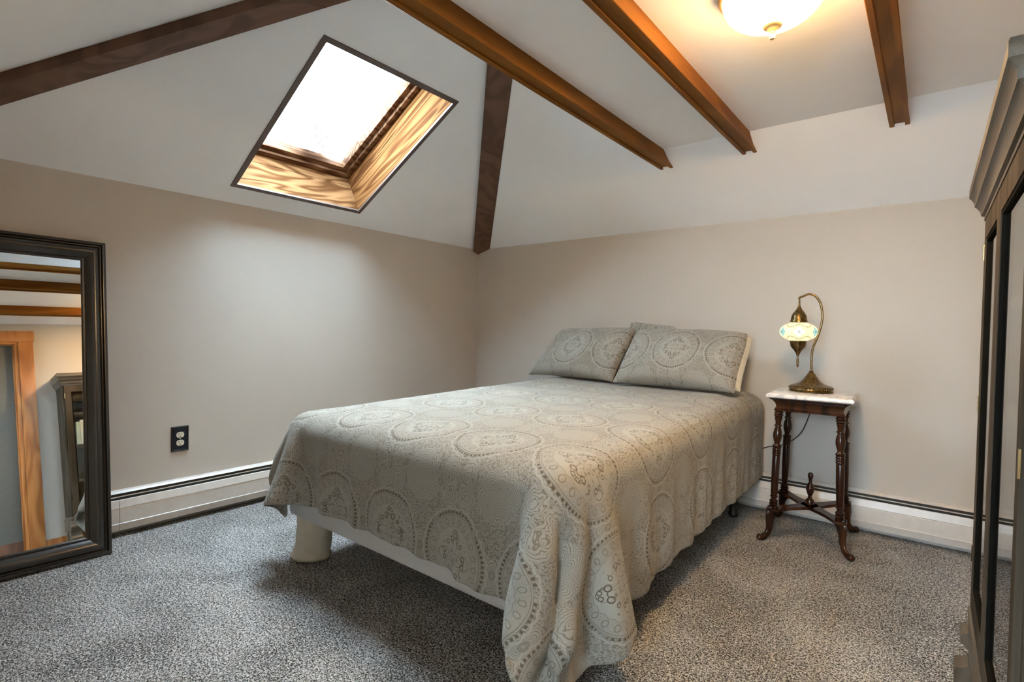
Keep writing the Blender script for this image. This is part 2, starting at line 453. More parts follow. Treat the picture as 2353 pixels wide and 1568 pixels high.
# ceiling: flat part with sloped children
bm = bmesh.new(); box(bm, XH - 0.012, XR + 0.1, YF + DJ, YB - DJ, HC, HC + 0.06)
ceil = struct(mesh_obj('ceiling', bm, M_CEIL), 'white flat ceiling with sloped sides and dark beams', 'ceiling')
A = R(SL); E = 0.12
NL = Vector((-math.sin(A), 0, math.cos(A)))
def lp(x, y): return Vector((x, y, H1 + M * x))
def bp(x, y): return Vector((x, y, H1 + M * (YB - y)))
def fp(x, y): return Vector((x, y, H1 + M * (y - YF)))
SY0, SY1, SX0, SX1 = 1.153, 1.907, 0.112, 0.946          # skylight opening
bm = bmesh.new()
a0, a1, ap = lp(-E, YF - E), lp(-E, YB + E), lp(XA, YM)
h00, h01, h10, h11 = lp(SX0, SY0), lp(SX0, SY1), lp(SX1, SY0), lp(SX1, SY1)
for pl in ([a0, a1, h01, h00], [a1, ap, h11, h01], [a0, h00, h10, ap], [h10, h11, ap]):
    poly_slab(bm, pl, NL, 0.09)
mesh_obj('ceiling_slope_left', bm, M_CEIL, ceil)
bm = bmesh.new()
poly_slab(bm, [bp(-E, YB + E), bp(XR + E, YB + E), bp(XR + E, YB - DJ), bp(XH, YB - DJ), bp(XH, YM), bp(XA, YM)],
          (0, math.sin(A), math.cos(A)), 0.09)
mesh_obj('ceiling_slope_back', bm, M_CEIL, ceil)
bm = bmesh.new()
poly_slab(bm, [fp(-E, YF - E), fp(XR + E, YF - E), fp(XR + E, YF + DJ), fp(XH, YF + DJ), fp(XH, YM), fp(XA, YM)],
          (0, -math.sin(A), math.cos(A)), 0.09)
mesh_obj('ceiling_slope_front', bm, M_CEIL, ceil)
bm = bmesh.new()
ZI = 1.853; DI = (ZI - H1) / M
poly_slab(bm, [(1.705, YB - DI, ZI), (1.705, YF + DI, ZI), (1.705, YM, H1 + M * (YB - YM))], (1, 0, 0), 0.04)
mesh_obj('ceiling_gable_infill', bm, M_CEIL, ceil)

# ------------------------------------------------------------------ skylight (window_1)
win = struct(empty('window_1', tuple(lp((SX0 + SX1) / 2, (SY0 + SY1) / 2))), 'skylight with deep wooden well in the sloped ceiling', 'skylight')
S_ = Vector((math.cos(A), 0, math.sin(A)))
FR = Matrix(((S_.x, 0, NL.x, 0), (0, 1, 0, 0), (S_.z, 0, NL.z, H1), (0, 0, 0, 1)))   # (s, y, d) -> world
WIN_INV = Matrix.Translation(-win.location)
def sb(name, s0, s1, y0, y1, d0, d1, mat, bev=0.0):
    o = boxo(name, s0, s1, y0, y1, d0, d1, mat, win, bev)
    o.matrix_basis = WIN_INV @ FR
    return o
s0, s1 = SX0 / math.cos(A), SX1 / math.cos(A)
T = 0.02
# casing strips around the opening
sb('casing', s0 - 0.001, s0 + T + .002, SY0, SY1, -0.006, 0.004, M_CASING); sb('casing', s1 - T - .002, s1 + .001, SY0, SY1, -0.006, 0.004, M_CASING)
sb('casing', s0 + T, s1 - T, SY0 - .001, SY0 + T + .002, -0.006, 0.004, M_CASING); sb('casing', s0 + T, s1 - T, SY1 - T - .002, SY1 + .001, -0.006, 0.004, M_CASING)
# well lining boards: a wide and a narrow board on each side
for d0, d1 in ((0.004, 0.178), (0.181, 0.34)):
    sb('well_board', s0, s0 + T, SY0 + T, SY1 - T, d0, d1, M_WELLY); sb('well_board', s1 - T, s1, SY0 + T, SY1 - T, d0, d1, M_WELLY)
    sb('well_board', s0, s1, SY0, SY0 + T, d0, d1, M_WELLX); sb('well_board', s0, s1, SY1 - T, SY1, d0, d1, M_WELLX)
# sash: outer frame, stepped inner frame, pane
i0, i1, j0, j1 = s0 + T, s1 - T, SY0 + T, SY1 - T
for nm, q, d0, d1, wd in (('outer_frame', 0.0, 0.240, 0.30, 0.030), ('sash', 0.012, 0.262, 0.325, 0.058)):
    a_, b_, c_, e_ = i0 + q, i1 - q, j0 + q, j1 - q
    sb(nm, a_, a_ + wd - q, c_, e_, d0, d1, M_SASH, .003); sb(nm, b_ - wd + q, b_, c_, e_, d0, d1, M_SASH, .003)
    sb(nm, a_ + wd - q, b_ - wd + q, c_, c_ + wd - q, d0, d1, M_SASH, .003); sb(nm, a_ + wd - q, b_ - wd + q, e_ - wd + q, e_, d0, d1, M_SASH, .003)
sb('pane', i0 + .03, i1 - .03, j0 + .03, j1 - .03, 0.312, 0.318, M_SKYGLASS)

# ------------------------------------------------------------------ door (door_1)
door = struct(empty('door_1', (XR, (DY0 + DY1) / 2, 0)), 'grey door in orange wooden frame beside the cabinet', 'door')
def dp(name, x0, x1, y0, y1, z0, z1, mat, bev=0.003):
    o = boxo(name, x0 - XR, x1 - XR, y0 - door.location.y, y1 - door.location.y, z0, z1, mat, door, bev); return o
dp('casing', XR - 0.018, XR, DY1, DY1 + 0.092, 0, DZ, M_DOORTRIM); dp('casing', XR - 0.018, XR, DY0 - 0.06, DY0, 0, DZ, M_DOORTRIM)
dp('head_casing', XR - 0.02, XR, DY0 - 0.06, DY1 + 0.10, DZ, DZ + 0.09, M_DOORTRIM)
dp('jamb', XR - 0.005, XR + 0.1, DY1 - 0.02, DY1, 0, DZ, M_DOORTRIM); dp('jamb', XR - 0.005, XR + 0.1, DY0, DY0 + 0.02, 0, DZ, M_DOORTRIM)
dp('jamb', XR - 0.005, XR + 0.1, DY0 + 0.02, DY1 - 0.02, DZ - 0.02, DZ, M_DOORTRIM)
dp('door_stop', XR + 0.04, XR + 0.055, DY1 - 0.032, DY1 - 0.02, 0, DZ - .02, M_DOORTRIM, 0)
dp('door_slab', XR + 0.055, XR + 0.095, DY0 + 0.02, DY1 - 0.02, 0.005, DZ - 0.02, M_DOOR)
dp('kick_board', XR + 0.043, XR + 0.055, DY0 + 0.02, DY1 - 0.032, 0.005, 0.11, M_RAFT, 0)
tr = struct(boxo('baseboard_right', XR - 0.012, XR, DY1 + 0.092, YB - 0.07, 0, 0.075, M_DOORTRIM, None, 0.003), 'low wooden baseboard beside the door casing', 'baseboard')

# ================================================================== BEAMS
def beam_mesh(x0, x1):
    ends = lambda z: (YF + (z - H1) / M, YB - (z - H1) / M)
    zb, zt = 1.828, HC + 0.004
    e0 = lambda p: Vector((p[0], ends(p[1])[0], p[1])); e1 = lambda p: Vector((p[0], ends(p[1])[1], p[1]))
    out = []
    bm = bmesh.new(); prism(bm, [(x0 + .007, zb + .008), (x1 - .007, zb + .008), (x1 - .007, zt), (x0 + .007, zt)], e0, e1); out.append(bm)
    for s, xx in ((1, x0), (-1, x1)):
        bm = bmesh.new()
        prism(bm, [(xx + s * .001, zb + .001), (xx + s * .003, zb), (xx + s * .017, zb), (xx + s * .0185, zb + .012), (xx + s * .0071, zb + .012), (xx + s * .0068, zb + .027)], e0, e1)
        out.append(bm)
    return out
for x0, x1, lab in ((1.702, 1.774, 'long brown ceiling beam that the corner rafter runs up to'),
                    (2.117, 2.185, 'middle brown ceiling beam just left of the ceiling lamp, lit orange'),
                    (2.695, 2.765, 'short-looking brown ceiling beam right of the ceiling lamp')):
    b = empty('ceiling_beam', ((x0 + x1) / 2, YM, 1.828)); tag(b, lab, 'beam', 'parallel beams under the flat ceiling')
    inv = Matrix.Translation(-b.location)
    for nm, bm in zip(('core_board', 'edge_strip', 'edge_strip'), beam_mesh(x0, x1)):
        o = mesh_obj(nm, bm, M_BEAM, b); o.matrix_basis = inv

def rafter(y0, sgn, wid, drop, lat, lab, smax):
    """hip rafter from the room corner (0, y0); sgn is the y direction into the room"""
    h = Vector((1, sgn, M)); l = Vector((1, -sgn, 0)).normalized()
    bm = bmesh.new()
    sec = [(-wid / 2 + lat, -drop), (wid / 2 + lat, -drop), (wid / 2 + lat, 0.03), (-wid / 2 + lat, 0.03)]
    f = lambda s: (lambda p: Vector((0, y0, H1)) + h * s + l * p[0] + Vector((0, 0, p[1])))
    prism(bm, sec, f(-0.15), f(smax))
    for co, no in (((0.0005, 0, 0), (-1, 0, 0)), ((0, y0 + sgn * .0005, 0), (0, -sgn, 0))):
        r = bmesh.ops.bisect_plane(bm, geom=bm.verts[:] + bm.edges[:] + bm.faces[:], plane_co=co, plane_no=no, clear_outer=True)
        bmesh.ops.holes_fill(bm, edges=[e for e in bm.edges if e.is_boundary])
    # keep clear of the flat ceiling's edge
    base = Vector((0, y0, H1 - drop))
    bmesh.ops.translate(bm, vec=-base, verts=bm.verts[:])
    o = mesh_obj('hip_rafter', bm, M_RAFT); o.location = base
    return tag(o, lab, 'rafter', 'hip rafters of the sloped ceiling')
rafter(YB, -1, 0.128, 0.038, 0.024, 'dark brown hip rafter rising from the wall corner above the bed', 1.50)
rafter(YF, 1, 0.105, 0.060, 0.0, 'dark brown hip rafter crossing the ceiling left of the skylight', 1.50)

# ================================================================== BASEBOARD HEATERS
def heater(lab, p, L, rz, joints):
    """profile: q = distance from the wall, z; local x runs along the wall, -y into the room"""
    t = empty('baseboard_heater', p, rz); tag(t, lab, 'heater', 'baseboard heaters')
    def ext(nm, sec, a, b, mat, sm=None):
        bm = bmesh.new(); prism(bm, sec, lambda q: Vector((a, -q[0], q[1])), lambda q: Vector((b, -q[0], q[1]))); return mesh_obj(nm, bm, mat, t, sm)
    ext('back_plate', [(0.001, .03), (.004, .03), (.004, .194), (.018, .194), (.029, .1885), (.031, .190), (.022, .198), (.012, .2015), (.001, .2015)], 0, L, M_HEAT)
    ext('damper', [(.040, .1765), (.049, .1775), (.050, .1815), (.040, .180)], 0, L, M_HEAT)
    ext('fin_shadow_box', [(.005, .05), (.046, .05), (.046, .150), (.030, .158), (.028, .186), (.005, .192)], 0.002, L - .002, M_SLOT)  # dark liner; the shade inside the slots is put into its colour
    cuts = [0] + joints + [L]
    for a, b in zip(cuts[:-1], cuts[1:]):
        ext('front_panel', [(.048, .163), (.054, .168), (.058, .166), (.0665, .134), (.0635, .1315), (.065, .128), (.065, .066), (.068, .063), (.066, .058), (.058, .030), (.054, .030), (.060, .062), (.060, .130), (.053, .160)], a + .0008, b - .0008, M_HEAT)
    return t
heater('cream baseboard heater along the skylight wall beside the mirror', (0.0, 0.02, 0), 3.0, R(90), [0.691])
heater('cream baseboard heater along the bed-head wall behind the side table', (0.075, YB, 0), XR - .09, 0, [1.1])
# the left heater must face +x: local -y rotated by +90 deg points to +x

# ================================================================== OUTLET
t = empty('wall_outlet', (0.0, 0.970, 0.396)); tag(t, 'black duplex outlet plate low on the beige wall', 'outlet')
bm = bmesh.new()
for q in (0,):
    w2, h2 = .038, .0615
    rings = [((w2, h2), 0.0005), ((w2, h2), .004), ((w2 - .004, h2 - .004), .0065), ((w2 - .008, h2 - .008), .0045), ((w2 - .010, h2 - .010), .0055)]
    prev = None
    for (a, b), d in rings:
        r = [bm.verts.new((d, y, z)) for y, z in ((-a, -b), (a, -b), (a, b), (-a, b))]
        if prev:
            for i in range(4): bm.faces.new((prev[i], prev[(i + 1) % 4], r[(i + 1) % 4], r[i]))
        prev = r
    bm.faces.new(prev)
mesh_obj('cover_plate', bm, M_BLACKPLATE, t)
for zc in (0.0195, -0.0195):
    bm = bmesh.new(); n = 24; vs0 = []; vs1 = []
    for i in range(n):
        an = 2 * math.pi * i / n; yy = .0170 * math.cos(an); zz = max(-.0135, min(.0135, .0170 * math.sin(an)))
        vs0.append(bm.verts.new((.005, yy, zc + zz))); vs1.append(bm.verts.new((.0078, yy, zc + zz)))
    bm.faces.new(vs1)
    for i in range(n): bm.faces.new((vs0[i], vs0[(i + 1) % n], vs1[(i + 1) % n], vs1[i]))
    rc = mesh_obj('receptacle', bm, M_IVORY, t)
    for yy, hh in ((-.0065, .0045), (.0065, .0035)):
        boxo('slot', .0075, .0081, yy - .0012, yy + .0012, zc + .002 - hh + .002, zc + .002 + hh + .002, M_SLOT, rc)
    boxo('ground_hole', .0075, .0081, -.0025, .0025, zc - .0095, zc - .005, M_SLOT, rc)
bm = bmesh.new(); lathe(bm, [(.0032, 0), (.0032, .001), (0, .0016)], 12)
o = mesh_obj('screw', bm, M_SCREW, t); o.rotation_euler = (0, R(90), 0); o.location = (.0055, 0, 0)

# ================================================================== FLOOR MIRROR
LEAN = R(8.6)
mir = empty('floor_mirror', (0.236, 0.642, 0.004)); tag(mir, 'tall floor mirror in a dark bronze frame leaning on the wall', 'mirror')
aw_, up_, no_ = Vector((0, -1, 0)), Vector((-math.sin(LEAN), 0, math.cos(LEAN))), Vector((math.cos(LEAN), 0, math.sin(LEAN)))
MB = Matrix(((aw_.x, up_.x, no_.x, 0), (aw_.y, up_.y, no_.y, 0), (aw_.z, up_.z, no_.z, 0), (0, 0, 0, 1)))
MB = Matrix.Rotation(R(-1.0), 4, 'X') @ MB
MWd, MHt = 0.64, 1.315
PROF = [(0, -.028), (0, 0), (.003, .002), (.011, .002), (.013, -.001), (.014, -.010), (.018, -.010), (.020, -.006), (.028, .0005), (.036, .003), (.044, .0025), (.054, -.002),
        (.064, -.009), (.071, -.0155), (.0725, -.013), (.079, -.012), (.083, -.0155), (.084, -.028)]
def rail(k):
    W2, H2 = MWd, MHt
    cor = [(0, 0, 1, 1), (W2, 0, -1, 1), (W2, H2, -1, -1), (0, H2, 1, -1)]
    a = cor[k]; b = cor[(k + 1) % 4]
    bm = bmesh.new()
    prism(bm, PROF, lambda p: Vector((a[0] + a[2] * p[0], a[1] + a[3] * p[0], p[1])), lambda p: Vector((b[0] + b[2] * p[0], b[1] + b[3] * p[0], p[1])))
    o = mesh_obj('frame_rail', bm, M_FRAME, mir, 40); o.matrix_basis = MB
for k in range(4): rail(k)
o = boxo('mirror_glass', .080, MWd - .080, .080, MHt - .080, -.024, -.0185, M_MIRROR, mir); o.matrix_basis = MB
o = boxo('backing_board', .01, MWd - .01, .01, MHt - .01, -.030, -.0245, M_CASING, mir); o.matrix_basis = MB

# ================================================================== BED
BX0, BX1, BY0, BY1 = 0.83, 2.145, 1.085, 3.055
bed = empty('bed', ((BX0 + BX1) / 2, (BY0 + BY1) / 2, 0)); tag(bed, 'full-size bed with white ticking box spring against the beige wall', 'bed')
def bedp(name, x0, x1, y0, y1, z0, z1, mat, bev):
    return boxo(name, x0 - bed.location.x, x1 - bed.location.x, y0 - bed.location.y, y1 - bed.location.y, z0, z1, mat, bed, bev)
bedp('box_spring', BX0, BX1, BY0, BY1, .193, .385, M_TICK, .018)
bedp('mattress', BX0, BX1, BY0, BY1, .387, .598, M_TICK, .05)
bedp('frame_rail', BX0 + .05, BX0 + .09, BY0 + .06, BY1 - .05, .165, .193, M_BLACKMETAL, 0)
bedp('frame_rail', BX1 - .09, BX1 - .05, BY0 + .06, BY1 - .05, .165, .193, M_BLACKMETAL, 0)
for lx, ly in ((0.91, 1.17), (2.095, 1.45), (0.945, 2.85), (2.07, 2.87), (1.49, 2.0)):
    bm = bmesh.new(); lathe(bm, [(.021, 0), (.026, .012), (.020, .03), (.018, .05), (.018, .193)], 16)
    o = mesh_obj('leg', bm, M_BLACKMETAL, bed, 40); o.location = (lx - bed.location.x, ly - bed.location.y, 0)

# fabric slipped over the front-left leg
def cloth_cover():
    bm = bmesh.new(); seg, nz = 40, 26; rings = []
    rnd = random.Random(4)
    for j in range(nz + 1):
        t = j / nz; z = 0.004 + t * 0.262
        r0 = 0.070 * (1 - 0.10 * math.cos(t * 6.3)) if t > .08 else 0.072 - 0.018 * (1 - t / .08)
        ring = []
        for i in range(seg):
            a = 2 * math.pi * i / seg
            r = r0 + .006 * math.sin(3 * a + 5 * t) + .005 * math.sin(7 * a - 9 * t) * t + .0035 * math.sin(13 * t + 2 * a) * math.sin(4 * a + 1)
            fx = 1.0
            # toe of the bag pulled out to one side at the floor
            toe = max(0, math.cos(a - R(215))) ** 3 * max(0, 1 - t / .26) * .05
            ring.append(bm.verts.new(((r + toe) * math.cos(a) * fx + .014 * (t - .4), (r + toe) * .92 * math.sin(a), z)))
        rings.append(ring)
    for A_, B_ in zip(rings[:-1], rings[1:]):
        for i in range(seg): bm.faces.new((A_[i], A_[(i + 1) % seg], B_[(i + 1) % seg], B_[i]))
    bm.faces.new(rings[0][::-1])
    o = mesh_obj('leg_cover', bm, M_CREAM, None, 0)
    return o
lc = cloth_cover(); lc.location = (0.90, 1.165, 0); tag(lc, 'cream cotton cover bunched over the bed leg at the floor', 'fabric cover')

# ------------------------------------------------------------------ comforter: draped by a small position-based cloth solve
def comforter():
    rng = np.random.default_rng(7)
    sp = 0.026
    nx, ny = 78, 88
    su, sv = np.linspace(0, 1, nx), np.linspace(0, 1, ny)
    SU, SV = np.meshgrid(su, sv, indexing='ij')
    # flat cloth: overhangs grow towards the corner by the side table
    OL = 0.20; OR_ = 0.405 + 0.085 * SV ** 3; OF = 0.295 + 0.055 * SU ** 2
    x = BX0 - OL + SU * (BX1 - BX0 + OL + OR_)
    y = BY1 - 0.02 - SV * (BY1 - 0.02 - BY0 + OF)
    REST = np.stack([x, y], -1)
    top = lambda yy: 0.588 + 0.030 * np.clip((yy - 1.3) / 1.5, 0, 1)
    P = np.stack([x, y, top(y) + 0.02], -1)
    dx = np.clip(x - (BX1 + .01), 0, None); dl = np.clip(BX0 - .01 - x, 0, None); dy = np.clip(BY0 - .01 - y, 0, None)
    P[..., 0] += -dx * .55 + dl * .55; P[..., 1] += dy * .60
    P[..., 2] -= np.sqrt(dx ** 2 + dl ** 2 + dy ** 2) * .85
    P += rng.normal(0, 0.002, P.shape) * ((dx + dl + dy)[..., None] > 0)
    P[..., 1] -= .020 * np.sin(x * 17.0 + 1.0) * np.clip(dy / .3, 0, 1); P[..., 0] += .022 * np.sin(y * 12.0) * np.clip(dx / .4, 0, 1)
    pin = (x > BX0 + .10) & (x < BX1 - .10) & (y > BY0 + .12)
    PR = P.copy(); Q = P.copy()
    def pairs(di, dj, k):
        """all links of one kind, split into two independent sets"""
        out = []
        I, J = np.meshgrid(np.arange(nx), np.arange(ny), indexing='ij')
        ok = (I + di < nx) & (J + dj < ny) & (J + dj >= 0)
        par = ((I // max(1, di)) % 2) if di else ((J // dj) % 2)
        for p in (0, 1):
            m = ok & (par == p); a = (I * ny + J)[m]; b_ = ((I + di) * ny + J + dj)[m]
            L = np.sqrt(((REST.reshape(-1, 2)[a] - REST.reshape(-1, 2)[b_]) ** 2).sum(-1))[:, None]
            out.append((a, b_, L, k))
        return out
    links = pairs(1, 0, 1.0) + pairs(0, 1, 1.0) + pairs(1, 1, .35) + pairs(1, -1, .35)
    bend = pairs(2, 0, .30) + pairs(0, 2, .30) + pairs(4, 0, .06) + pairs(0, 4, .06)
    C2 = np.array([(BX0 + BX1) / 2, (BY0 + BY1) / 2]); HX, HY = (BX1 - BX0) / 2, (BY1 - BY0) / 2
    rad = 0.055; gap = 0.010
    def solve(F, cons):
        for a, b_, L, k in cons:
            d = F[b_] - F[a]; l = np.sqrt((d * d).sum(-1, keepdims=True)) + 1e-9
            c = d * (k * 0.5 * (l - L) / l)
            F[a] += c; F[b_] -= c
    def collide(P):
        zt = top(P[:, 1]) - rad
        q = P[:, :2] - C2
        ex = np.abs(q[:, 0]) - (HX - rad); ey = np.abs(q[:, 1]) - (HY - rad); ez = P[:, 2] - zt
        px, py, pz = np.clip(ex, 0, None), np.clip(ey, 0, None), np.clip(ez, 0, None)
        dist = np.sqrt(px ** 2 + py ** 2 + pz ** 2)
        out = (dist > 1e-6) & (dist < rad + gap) & (P[:, 2] > 0.12)
        s = np.where(out, (rad + gap) / np.maximum(dist, 1e-6) - 1, 0)
        P[:, 0] += np.sign(q[:, 0]) * px * s; P[:, 1] += np.sign(q[:, 1]) * py * s; P[:, 2] += pz * s
        ins = (dist <= 1e-6) & (P[:, 2] > 0.12)
        if ins.any():
            m = np.stack([-ex, -ey, np.abs(ez)], -1); k = m.argmin(-1)
            P[:, 0] += np.where(ins & (k == 0), np.sign(q[:, 0]) * (-ex + rad + gap) * .5, 0)
            P[:, 1] += np.where(ins & (k == 1), np.sign(q[:, 1]) * (-ey + rad + gap) * .5, 0)
            P[:, 2] += np.where(ins & (k == 2), (-ez + rad + gap), 0)
        P[:, 2] = np.maximum(P[:, 2], 0.014)
    F = P.reshape(-1, 3).copy(); G = F.copy(); pinf = pin.ravel(); PF = PR.reshape(-1, 3)
    g = 9.81 / 3600.0 * .35
    for st in range(150):
        vel = (F - G) * 0.95
        G = F.copy(); F = F + vel; F[:, 2] -= g
        for it in range(12):
            solve(F, links)
            if it % 3 == 0: solve(F, bend)
            F[pinf] = PF[pinf]
            if it % 4 == 3: collide(F)
    P = F.reshape(nx, ny, 3)
    ff = np.clip((0.52 - P[..., 2]) / .25, 0, 1) * (dy > 0) * (dx < .12)
    P[..., 1] -= ff * (.006 * np.sin(x * 38 + 1.5 * np.sin(y * 9)) + .005 * np.sin(x * 61 + 2.0) + .004 * np.sin(x * 97 + y * 20))
    fr_ = np.clip((0.52 - P[..., 2]) / .25, 0, 1) * (dx > 0) * (dy < .12)
    P[..., 0] += fr_ * (.006 * np.sin(y * 33 + 1.0) + .005 * np.sin(y * 57 + x * 9) + .003 * np.sin(y * 91))
    P[..., 2] += np.where(pin, 0.004 * np.sin(x * 9 + y * 3) * np.sin(y * 7 - x * 2), 0)
    ii, jj = np.meshgrid(np.arange(nx - 1), np.arange(ny - 1), indexing='ij')
    a = (ii * ny + jj).ravel(); faces = np.stack([a, a + ny, a + ny + 1, a + 1], -1)[:, ::-1]
    me = bpy.data.meshes.new('comforter')
    me.from_pydata(P.reshape(-1, 3).tolist(), [], faces.tolist())
    uv = me.uv_layers.new(name='UVMap'); li = np.empty(len(me.loops), dtype=np.int32); me.loops.foreach_get('vertex_index', li)
    uv.data.foreach_set('uv', REST.reshape(-1, 2)[li].astype(np.float32).ravel())
    for p in me.polygons: p.use_smooth = True
    me.materials.append(M_PAISLEY)
    o = bpy.data.objects.new('comforter', me); COL.objects.link(o)
    sd = o.modifiers.new('thick', 'SOLIDIFY'); sd.thickness = 0.016; sd.offset = 1.0 if me.polygons[len(me.polygons) // 2].normal.z > 0 else -1.0
    ss = o.modifiers.new('smooth', 'SUBSURF'); ss.levels = 1; ss.render_levels = 2
    return tag(o, 'grey and tan paisley comforter hanging to the floor at one corner', 'comforter')
comforter()

# ------------------------------------------------------------------ pillows
def pillow(lab, BL, BR, TR, TL, thick, uvo, seed, flange=0.0, group='paisley pillows at the head of the bed', mat=None):
    BL, BR, TR, TL = [Vector(p) for p in (BL, BR, TR, TL)]
    c = (BL + BR + TR + TL) / 4
    nrm = (BR - BL).cross(TL - BL).normalized()          # towards the foot of the bed / up
    wu = (BR - BL).length; hv = (TL - BL).length
    n, m = 44, 30; rnd = random.Random(seed); ph = [rnd.uniform(0, 6.28) for _ in range(6)]
    verts, uvs = [], []
    def pt(s, t, side):
        # pull the edges in between the corners, corners stay as ears
        es = 4 * s * (1 - s); et = 4 * t * (1 - t)
        s2 = 0.5 + (s - 0.5) * (1 - 0.045 * et ** 0.8); t2 = 0.5 + (t - 0.5) * (1 - 0.065 * es ** 0.8)
        kk = .15 * max(0.0, 2 * t - 1)                     # the upper corners are rounded
        q1, q2 = 2 * s2 - 1, 2 * t2 - 1
        s2 = 0.5 + 0.5 * q1 * math.sqrt(1 - kk * q2 * q2); t2 = 0.5 + 0.5 * q2 * math.sqrt(1 - kk * q1 ** 4)
        p = (BL * (1 - s2) + BR * s2) * (1 - t2) + (TL * (1 - s2) + TR * s2) * t2
        e = max(0.0, es) ** 0.42 * max(0.0, et) ** 0.42
        wr = 0.006 * math.sin(9 * s + 4 * t + ph[0]) * math.sin(6 * t - 3 * s + ph[1]) + .004 * math.sin(17 * s - 9 * t + ph[2])
        sag = .16 * (0.5 - t) * es * et
        return p + nrm * side * (thick * e * (1 + sag) + wr * e + .002)
    for side in (1, -1):
        for i in range(n + 1):
            for j in range(m + 1):
                s, t = i / n, j / m
                verts.append(pt(s, t, side) - c); uvs.append((uvo[0] + s * wu, uvo[1] + t * hv))
    K = (n + 1) * (m + 1); faces = []
    for i in range(n):
        for j in range(m):
            a = i * (m + 1) + j; q = (a, a + m + 1, a + m + 2, a + 1)
            faces.append(q); faces.append(tuple(K + k for k in q[::-1]))
    per = [i * (m + 1) for i in range(n + 1)] + [n * (m + 1) + j for j in range(1, m + 1)] + [i * (m + 1) + m for i in range(n - 1, -1, -1)] + [j for j in range(m - 1, 0, -1)]
    for a, b in zip(per, per[1:] + per[:1]): faces.append((b, a, K + a, K + b))
    me = bpy.data.meshes.new('pillow'); me.from_pydata([tuple(v) for v in verts], [], faces)
    uv = me.uv_layers.new(name='UVMap')
    for L in me.loops: uv.data[L.index].uv = uvs[L.vertex_index]
    for p in me.polygons: p.use_smooth = True
    me.materials.append(mat or M_PAISLEY)
    o = bpy.data.objects.new('pillow', me); COL.objects.link(o); o.location = c
    ss = o.modifiers.new('smooth', 'SUBSURF'); ss.levels = 1; ss.render_levels = 1
    if lab: tag(o, lab, 'pillow', group)
    return o
front_sham = pillow('paisley pillow propped in front, nearest the side table', (1.43, 2.70, .665), (2.11, 2.69, .665), (2.128, 2.93, .975), (1.462, 2.93, .985), .092, (-.34, -.205), 1)
pillow('paisley pillow propped on the side nearest the skylight wall', (.77, 2.775, .662), (1.40, 2.765, .662), (1.475, 2.965, .995), (.90, 2.965, .975), .080, (-.27, -.20), 2)
pillow('paisley pillow mostly hidden behind the other two, only its top showing', (1.34, 2.985, .665), (1.70, 2.985, .665), (1.672, 3.05, 1.005), (1.36, 3.05, 1.035), .042, (.03, .07), 3)
# cream pillow inside the front sham shows at its open end
ins = pillow(None, (1.62, 2.735, .672), (2.128, 2.725, .672), (2.136, 2.955, .955), (1.65, 2.955, .965), .062, (0, 0), 5, mat=M_CREAM)
ins.name = 'pillow_insert'; ins.location = ins.location - front_sham.location; ins.parent = front_sham; ins['label'] = 'cream pillow showing at the open end of the sham'

# ================================================================== SIDE TABLE
tb = empty('side_table', (2.428, 2.825, 0), R(3.0)); tag(tb, 'small dark turned-leg table with white marble top beside the bed', 'side table')
TW, TD = .172, .198
def frustum_rings(name, prof, mat):
    bm = bmesh.new(); prev = None
    for inset, z in prof:
        r = [bm.verts.new((x, y, z)) for x, y in ((-TW + inset, -TD + inset), (TW - inset, -TD + inset), (TW - inset, TD - inset), (-TW + inset, TD - inset))]
        if prev:
            for i in range(4): bm.faces.new((prev[i], prev[(i + 1) % 4], r[(i + 1) % 4], r[i]))
        else: bm.faces.new(r[::-1])
        prev = r
    bm.faces.new(prev); return mesh_obj(name, bm, mat, tb, 30)
frustum_rings('marble_top', [(.006, .669), (.001, .672), (0, .678), (.002, .684), (.007, .6885), (.010, .690)], M_MARBLE)
frustum_rings('apron', [(.040, .606), (.032, .609), (.031, .613), (.036, .616), (.033, .619), (.036, .622), (.0395, .626), (.038, .637), (.034, .646), (.027, .655), (.018, .662), (.012, .665), (.012, .668)], M_LEGWOOD)
LEGP = [(.014, 0), (.019, .003), (.0195, .009), (.0130, .0125), (.0185, .016), (.0190, .022), (.0130, .0255), (.0180, .029), (.0180, .035), (.0120, .039), (.0115, .047), (.0160, .052), (.0165, .057), (.0125, .0605), (.0145, .066),
        (.0165, .15), (.0165, .243), (.0155, .2455), (.0182, .249), (.0182, .254), (.0158, .257), (.0182, .2605), (.0182, .2655), (.0158, .2685), (.0182, .272), (.0182, .277), (.0158, .280), (.0195, .285), (.0195, .290), (.0125, .297), (.0118, .304), (.0150, .314), (.0188, .330),
        (.0192, .345), (.0165, .362), (.0120, .376), (.0112, .380), (.0165, .3835), (.0160, .388), (.0115, .391), (.0118, .400), (.0140, .412), (.0175, .423), (.0135, .4265), (.0195, .430), (.0195, .435), (.0140, .438), (.0195, .442), (.0195, .447), (.0150, .450), (.018, .455)]
ZS = 0.152
LX, LY = .122, .146
